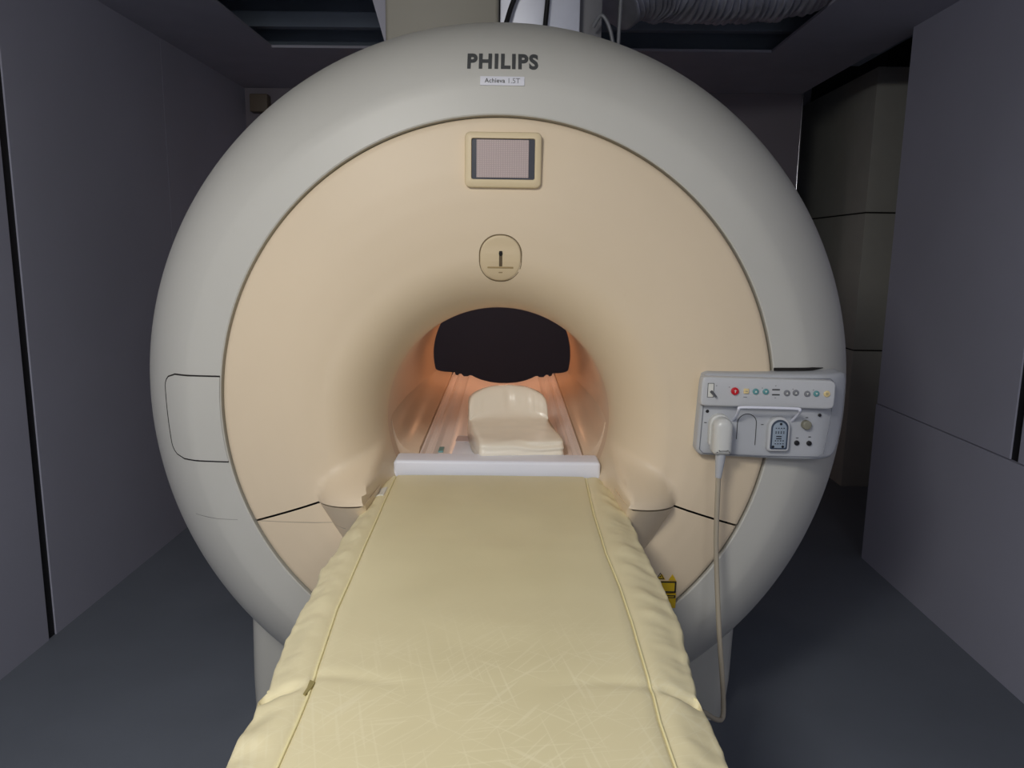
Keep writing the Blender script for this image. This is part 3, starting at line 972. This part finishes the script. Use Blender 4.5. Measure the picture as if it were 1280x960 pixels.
# couch top and base under the mattress
top = lambda y: 0.842 + 0.0556 * (y - 0.13)
bm = B()
sec = []
for y in (-1.36, -0.9, -0.4, 0.0, 0.14):
    zt_ = top(y) - 0.066
    sec.append([(-0.262, y, zt_), (0.240, y, zt_), (0.255, y, zt_ - 0.02), (0.235, y, zt_ - 0.075), (-0.257, y, zt_ - 0.075), (-0.277, y, zt_ - 0.02)])
loft(bm, sec, True, True, True); obj('couch_top', bm, M['white'], tb, smooth=30)
bm = B()
box(bm, -0.235, 0.215, -1.28, -0.135, 0.10, 0.716, 0.03, 4); obj('base_column', bm, M['base'], tb, smooth=40)
bm = B()
box(bm, -0.30, 0.28, -1.33, -0.135, 0.0, 0.12, 0.03, 4); obj('base_foot', bm, M['base'], tb, smooth=40)

# ------------------------------------------------------------------ mattress
OLt = [(-1.5, .326), (-.926, .334), (-.881, .335), (-.833, .332), (-.79, .334), (-.765, .326), (-.709, .333), (-.631, .340), (-.541, .342), (-.484, .336), (-.379, .341), (-.318, .331), (-.241, .333), (-.164, .326), (-.046, .316), (.073, .303), (.13, .285)]
ORt = [(-1.5, .318), (-.919, .323), (-.866, .322), (-.807, .320), (-.765, .316), (-.751, .320), (-.699, .323), (-.595, .334), (-.5, .336), (-.408, .331), (-.322, .329), (-.212, .323), (-.116, .321), (-.038, .314), (.063, .304), (.13, .292)]
SLt = [(-1.5, .262), (-.948, .258), (-.857, .256), (-.786, .256), (-.755, .259), (-.683, .262), (-.556, .268), (-.373, .266), (-.128, .265), (.14, .263)]
SRt = [(-1.5, .246), (-.942, .245), (-.85, .242), (-.795, .244), (-.696, .244), (-.589, .245), (-.461, .242), (-.325, .234), (-.115, .232), (.14, .237)]


def wr(x, y, f, sx=1.0, seed=0.0):
    return noise.noise(Vector((x * f * sx, y * f, seed)))


MT = 0.062


def matt_point(u, y):
    """u in -1..1 across the top, beyond that round the side"""
    sg = 1 if u >= 0 else -1
    a = abs(u)
    seam = interp(SRt if sg > 0 else SLt, y)
    out = interp(ORt if sg > 0 else OLt, y)
    out += 0.0035 * wr(3 * sg, y, 24, seed=1.5) + 0.002 * wr(9 * sg, y, 55, seed=4)
    z0 = top(y)
    endf = sstep(0.135, 0.06, y)
    if a <= 1.0:                       # between the seams
        x = sg * seam * a
        z = z0 + 0.003 * (1 - a * a)
        z += 0.0022 * wr(x, y, 5, seed=2.2) + 0.0012 * wr(x * 0.5, y, 14, seed=7)
        # transverse sag where the pad folds
        z -= 0.0035 * math.exp(-((y + 0.768 + 0.03 * wr(x, 0, 6, seed=5)) / 0.012) ** 2) * sstep(0.25, 0.95, a)
        z -= 0.005 * sstep(0.97, 1.0, a)
        return (x, z)
    k = a - 1.0                        # 0..1 flap top, 1..2 side
    if k <= 1.0:
        x = lerp(seam, out - 0.006, k)
        z = z0 - 0.004 + 0.0055 * sin(pi * min(1, k * 1.15)) - 0.014 * k ** 1.6
        pucker = wr(k * 0.045 + sg * 4, y + 0.02 * k * sg, 24, seed=3.3) * 0.0060 + wr(k * 0.05 + sg * 2, y, 60, seed=8) * 0.0016
        z += pucker * sstep(0.05, 0.6, k)
        z -= 0.012 * math.exp(-((y + 0.775 + 0.012 * k) / 0.010) ** 2) * sstep(0.0, 0.5, k)
        return (sg * x, z)
    k -= 1.0
    th = k * pi
    x = out - 0.006 + 0.006 * sin(th) - 0.035 * sstep(0.6, 1.0, k)
    z = z0 - 0.018 - (MT - 0.022) * sstep(0, 1, k)
    return (sg * x, z)


US = []
for k in range(0, 7): US.append(3.0 - k / 6)
for k in range(1, 13): US.append(2.0 - k / 12)
for k in range(1, 4): US.append(1.0 - 0.03 * k / 3)
right_side = US[:]
mid = [0.97 * (1 - k / 15) for k in range(1, 16)]
US = right_side + mid
US = US + [-u for u in US[-2::-1]]
YS = [0.138 - 1.50 * k / 230 for k in range(231)]
bm = B()
rings = []
for i, y in enumerate(YS):
    f = 1.0
    row = []
    e = sstep(0.138, 0.118, y)          # rounded far end
    for u in US:
        x, z = matt_point(u, y)
        zm = top(y) - MT
        z = zm + (z - zm) * (0.25 + 0.75 * sqrt(max(0, 1 - (1 - e) ** 2)))
        row.append((x - 0.0, y, z))
    rings.append(row)
V = loft(bm, rings, closed=True, cap0=False, cap1=False)
bm.faces.new(V[0][::-1]); bm.faces.new(V[-1])
mt = thing('mattress', (0, -0.6, top(-0.6) - MT), 'long pale yellow vinyl mattress pad lying on the patient table', 'mattress')
obj('pad', bm, M['mattress'], mt, smooth=75)
for sg in (-1, 1):
    bm = B()
    pts = []
    for y in YS[3:]:
        x, z = matt_point(sg * 1.0, y)
        if sg < 0 and -0.800 < y < -0.775: continue
        pts.append((x, y, z + 0.0022))
    tube(bm, pts, 0.0019, 8)
    obj('piping', bm, M['piping'], mt, smooth=60)
# torn seam on the left
bm = B()
hole = [(-0.262, -0.765), (-0.253, -0.770), (-0.2555, -0.785), (-0.260, -0.800), (-0.2635, -0.798), (-0.2615, -0.784)]
loft(bm, [[(x, y, top(y) + q) for x, y in hole] for q in (-0.006, -0.0005)], True, True, True)
obj('seam_tear', bm, mat('tear_foam', (150, 138, 88), 0.9), mt, smooth=0, label='open tear in the seam')
# loose stuffing at the flap edges
for x, y, z, s in ((-0.3235, -0.764, top(-0.764) - 0.022, 0.0035), (0.3145, -0.738, top(-0.738) - 0.022, 0.0032), (0.3105, -0.772, top(-0.77) - 0.022, 0.003)):
    bm = B()
    bmesh.ops.create_icosphere(bm, subdivisions=2, radius=s)
    for v in bm.verts:
        v.co = v.co * (1 + 0.5 * noise.noise(v.co * 300)) * 1.0
        v.co.z *= 0.6
    bmesh.ops.translate(bm, verts=bm.verts, vec=(x, y, z)); obj('loose_stuffing', bm, M['piping'], mt)
# small white tag on the left flap near the far end
ty = 0.004
bm = B()
rows = []
for j in range(5):
    y = ty - 0.028 + 0.056 * j / 4
    r_ = []
    for k in range(7):
        kk = 1.18 + 0.50 * k / 6
        x, z = matt_point(-kk, y); r_.append((x, y, z + 0.0022))
    rows.append(r_)
loft(bm, rows, closed=False)
r_ = bmesh.ops.extrude_face_region(bm, geom=bm.faces[:])
for g in r_['geom']:
    if isinstance(g, bmesh.types.BMVert): g.co.z -= 0.003
obj('care_tag', bm, M['pale'], mt, smooth=50, label='small white tag')

# ------------------------------------------------------------------ head cushion
CO = Vector((0.039, 0.365, 0.0)); CA = 0.12


def cush(x, y, z):
    v = Matrix.Rotation(CA, 3, 'Z') @ Vector((x, y, 0))
    return (CO.x + v.x, CO.y + v.y, z)


CB = 0.859
bm = B()
NX = 44
outline = [(-0.150, 0.000), (-0.158, 0.012), (-0.158, 0.030), (-0.150, 0.046), (-0.120, 0.054), (-0.06, 0.061), (0.00, 0.066), (0.040, 0.072), (0.062, 0.086), (0.078, 0.110), (0.090, 0.135), (0.100, 0.150), (0.112, 0.156), (0.126, 0.152), (0.134, 0.138), (0.138, 0.09), (0.140, 0.04), (0.138, 0.004), (0.05, 0.0), (-0.05, 0.0)]
# finer outline
fine = []
CLn = outline + [outline[0]]
for i in range(len(outline)):
    p0, p1, p2, p3 = [Vector(outline[(i + q) % len(outline)]) for q in (-1, 0, 1, 2)]
    for j in range(5):
        t_ = j / 5
        fine.append(0.5 * ((2 * p1) + (p2 - p0) * t_ + (2 * p0 - 5 * p1 + 4 * p2 - p3) * t_ * t_ + (3 * p1 - p0 - 3 * p2 + p3) * t_ ** 3))
HW = 0.1175
rings = []
for i in range(NX + 1):
    q = -1 + 2 * i / NX
    xs_ = HW * (sin(q * pi / 2) * 0.35 + q * 0.65)
    rel = abs(xs_) / HW
    endk = sqrt(max(0, 1 - max(0, (rel - 0.86) / 0.14) ** 2)) * 0.12 + 0.88       # rounded ends
    row = []
    for p in fine:
        y, z = p.x, max(p.y, 0)
        hgt = sstep(0.062, 0.10, z)
        z = z * (1 - 0.20 * hgt * rel ** 2.6) * 1.05                    # arched top of the back
        y += hgt * 0.030 * (-rel ** 2 + 0.0) * (1 if y < 0.115 else 0.2)   # hollow front of the back
        cy_, cz_ = (0.02, 0.03)
        yy = cy_ + (y - cy_) * (1 - (1 - endk) * 0.5); zz = cz_ + (z - cz_) * (endk if z > 0.03 else 1)
        # soft folds around the front of the seat
        if y < 0.04 and z > 0.004:
            fold = 0.0046 * sin(z * 300 + xs_ * 18 + 2 * noise.noise(Vector((xs_ * 12, z * 20, 0)))) * sstep(-0.02, -0.13, y) * (0.3 + 0.7 * sstep(-0.08, 0.08, xs_))
            yy += fold; zz += 0.0015 * noise.noise(Vector((xs_ * 25, y * 30, 3.0)))
        # vertical gathers near the crest
        if hgt > 0.2 and y < 0.115:
            yy += 0.0016 * noise.noise(Vector((xs_ * 90, 0, 1.0))) * hgt
            yy += 0.010 * math.exp(-((xs_ - 0.004) / 0.010) ** 2) * sstep(0.07, 0.12, z) * 0.5
        xw = xs_
        if y < -0.02:        # seat widens to the right, tucks in at the left front
            xw = xs_ + 0.012 * sstep(-0.02, -0.14, y)
        row.append(cush(xw, yy, CB + max(0, zz)))
    rings.append(row)
loft(bm, rings, True, True, True)
hc = obj('head_cushion', bm, M['cushion'], None, cush(0, 0, CB), smooth=80)
tag(hc, 'cream vinyl head cushion with raised back standing on the table inside the bore', 'cushion')

# ------------------------------------------------------------------ things above the scanner
t = thing('metal_cabinet', (0.08, 0.86, 2.1), 'pale galvanised metal box above the scanner right of the beige turret', 'box')
bm = B(); box(bm, -0.010, 0.247, 0.80, 1.12, 1.93, 2.95, 0.004); obj('casing', bm, M['steel'], t, smooth=30)
bm = B(); box(bm, 0.249, 0.325, 0.86, 1.10, 1.93, 2.9, 0.004); obj('side_flange', bm, mat('flange_grey', (120, 120, 124), 0.5), t, smooth=30)
for i, pts in enumerate(([(0.115, 0.78, 2.44), (0.075, 0.77, 2.30), (0.03, 0.772, 2.20), (-0.0, 0.76, 2.10), (-0.02, 0.75, 2.02)], [(0.16, 0.79, 2.5), (0.152, 0.78, 2.35), (0.140, 0.778, 2.2), (0.132, 0.77, 2.1), (0.13, 0.76, 2.02)])):
    bm = B(); tube(bm, smooth_path([Vector(p) for p in pts], 6), 0.008, 8)
    tag(obj('hanging_cable', bm, M['black'], None, pts[2], smooth=60), ('black cable slanting down across the pale metal box', 'black cable hanging straight down the pale metal box')[i], 'cable', 'black cables on the metal box')
for i, pts in enumerate(([(0.372, 0.80, 2.6), (0.376, 0.79, 2.3), (0.372, 0.79, 2.1), (0.370, 0.79, 1.98)], [(0.29, 0.80, 2.14), (0.315, 0.78, 2.17), (0.345, 0.78, 2.12), (0.362, 0.78, 2.02), (0.364, 0.78, 1.96)])):
    bm = B(); tube(bm, smooth_path([Vector(p) for p in pts], 6), 0.006, 8)
    tag(obj('grey_cable', bm, M['greyb'], None, pts[1], smooth=60), ('thin grey cable hanging straight beside the corrugated duct', 'thin grey cable looping over the ring beside the metal box')[i], 'cable', 'thin grey cables beside the duct')

# corrugated flexible duct sagging through the ceiling bay (world coordinates)
bm = B()
path = smooth_path([(0.33, 2.95, 2.30), (0.44, 3.02, 2.40), (0.62, 3.10, 2.425), (0.85, 3.16, 2.445), (1.08, 3.2, 2.49), (1.30, 3.22, 2.60), (1.44, 3.24, 2.72)], 24)
cum = 0; rad = []
for i, p in enumerate(path):
    if i: cum += (p - path[i - 1]).length
    rad.append(0.118 + 0.0075 * sin(cum * 2 * pi / 0.034) + 0.006 * noise.noise(Vector((cum * 16, 0, 0))))
# denser samples for the ribs
P2 = []; R2_ = []
for i in range(len(path) - 1):
    for j in range(3):
        P2.append(path[i].lerp(path[i + 1], j / 3))
cum = 0
for i, p in enumerate(P2):
    if i: cum += (p - P2[i - 1]).length
    R2_.append(0.120 + 0.0115 * sin(cum * 2 * pi / 0.030) + 0.006 * noise.noise(Vector((cum * 16, 0, 0))) - 0.045 * sstep(0.22, 0.0, cum))
tube(bm, P2, R2_, 36)
for v in bm.verts:
    v.co += Vector((noise.noise(v.co * 14), noise.noise(v.co * 14 + Vector((5, 0, 0))), noise.noise(v.co * 14 + Vector((0, 7, 0))))) * 0.010
tag(obj('flexible_duct', bm, M['duct'], None, (0.85, 3.16, 2.44), local=False, smooth=70), 'dark corrugated flexible duct sagging in the open ceiling bay', 'duct')

# slanted sheet metal chute left of the turret
bm = B()
loft(bm, [[(-0.62, 2.72, 2.60), (-0.47, 2.72, 2.60), (-0.455, 2.72, 2.10), (-0.475, 2.72, 2.10)], [(-0.62, 3.0, 2.60), (-0.47, 3.0, 2.60), (-0.455, 3.0, 2.10), (-0.475, 3.0, 2.10)]], True, True, True)
tag(obj('metal_chute', bm, M['ceil'], None, (-0.5, 2.85, 2.2), local=False, smooth=0), 'slanted dark grey sheet metal chute left of the beige turret', 'duct')

# ------------------------------------------------------------------ lights
def area(name, loc, rot, size, power, col, spread=pi):
    l = bpy.data.lights.new(name, 'AREA'); l.shape = 'RECTANGLE'; l.size, l.size_y = size
    l.energy = power; l.color = col; l.spread = spread
    o = bpy.data.objects.new(name, l); COL.objects.link(o); o.location = loc; o.rotation_euler = rot
    return o


area('ceiling_lamp', (-0.70, -0.15, 2.34), (math.radians(22), 0, 0), (0.55, 0.55), 36.5, (1.0, 0.965, 0.90))
area('rear_fill', (-0.9, -1.3, 2.34), (math.radians(25), 0, 0), (0.6, 0.6), 14, (0.92, 0.95, 1.0))  # added fill behind the camera, lifts walls and floor
area('rear_fill', (0.9, -1.3, 2.34), (math.radians(25), 0, 0), (0.6, 0.6), 10.5, (0.92, 0.95, 1.0))  # its weaker partner on the right, also an added fill
area('low_fill', (0.15, -1.9, 1.35), (math.radians(90), 0, 0), (1.0, 1.5), 4, (0.97, 0.98, 1.0))  # added low fill that carries light into the bore
area('back_fill', (0.0, 4.35, 2.36), (0, 0, 0), (0.3, 0.3), 1.6, (1.0, 0.86, 0.86))  # added dim fill, lifts the darkness seen through the bore
# warm lamps in the roof of the bore
for y, e in ((1.40, 0.9),):
    o = area('bore_lamp', wpos(BX, y, BZ + 0.285), (0, 0, GR), (0.10, 0.20), e, (1.0, 0.50, 0.27))
for sg in (-1, 1):
    area('bore_strip', wpos(BX + sg * 0.15, 0.72, BZ + 0.252), (0, sg * 0.5, GR), (0.012, 0.85), 0.09, (1.0, 0.84, 0.72))
w = bpy.data.worlds.new('world'); SC.world = w; w.use_nodes = True
w.node_tree.nodes['Background'].inputs['Color'].default_value = (0.10, 0.11, 0.14, 1)
w.node_tree.nodes['Background'].inputs['Strength'].default_value = 0.1

# ------------------------------------------------------------------ camera
cam = bpy.data.cameras.new('camera'); co = bpy.data.objects.new('camera', cam); COL.objects.link(co)
cam.sensor_fit = 'HORIZONTAL'; cam.sensor_width = 36; cam.lens = 947.8 / 1280 * 36
cam.clip_start = 0.02
p_, yw, rl = 0.17128, 0.01225, 0.01331
F = Vector((-sin(yw) * cos(p_), cos(yw) * cos(p_), -sin(p_))); R_ = Vector((cos(yw), sin(yw), 0)); U = R_.cross(F)
r_ = R_ * cos(rl) + U * sin(rl); u_ = -R_ * sin(rl) + U * cos(rl)
mtx = Matrix((r_, u_, -F)).transposed().to_4x4(); mtx.translation = (0, 0, 1.42)
co.matrix_world = mtx
SC.camera = co
vs = SC.view_settings
vs.view_transform = 'Standard'; vs.look = 'None'; vs.gamma = 1; vs.use_curve_mapping = False; vs.exposure = 0.14
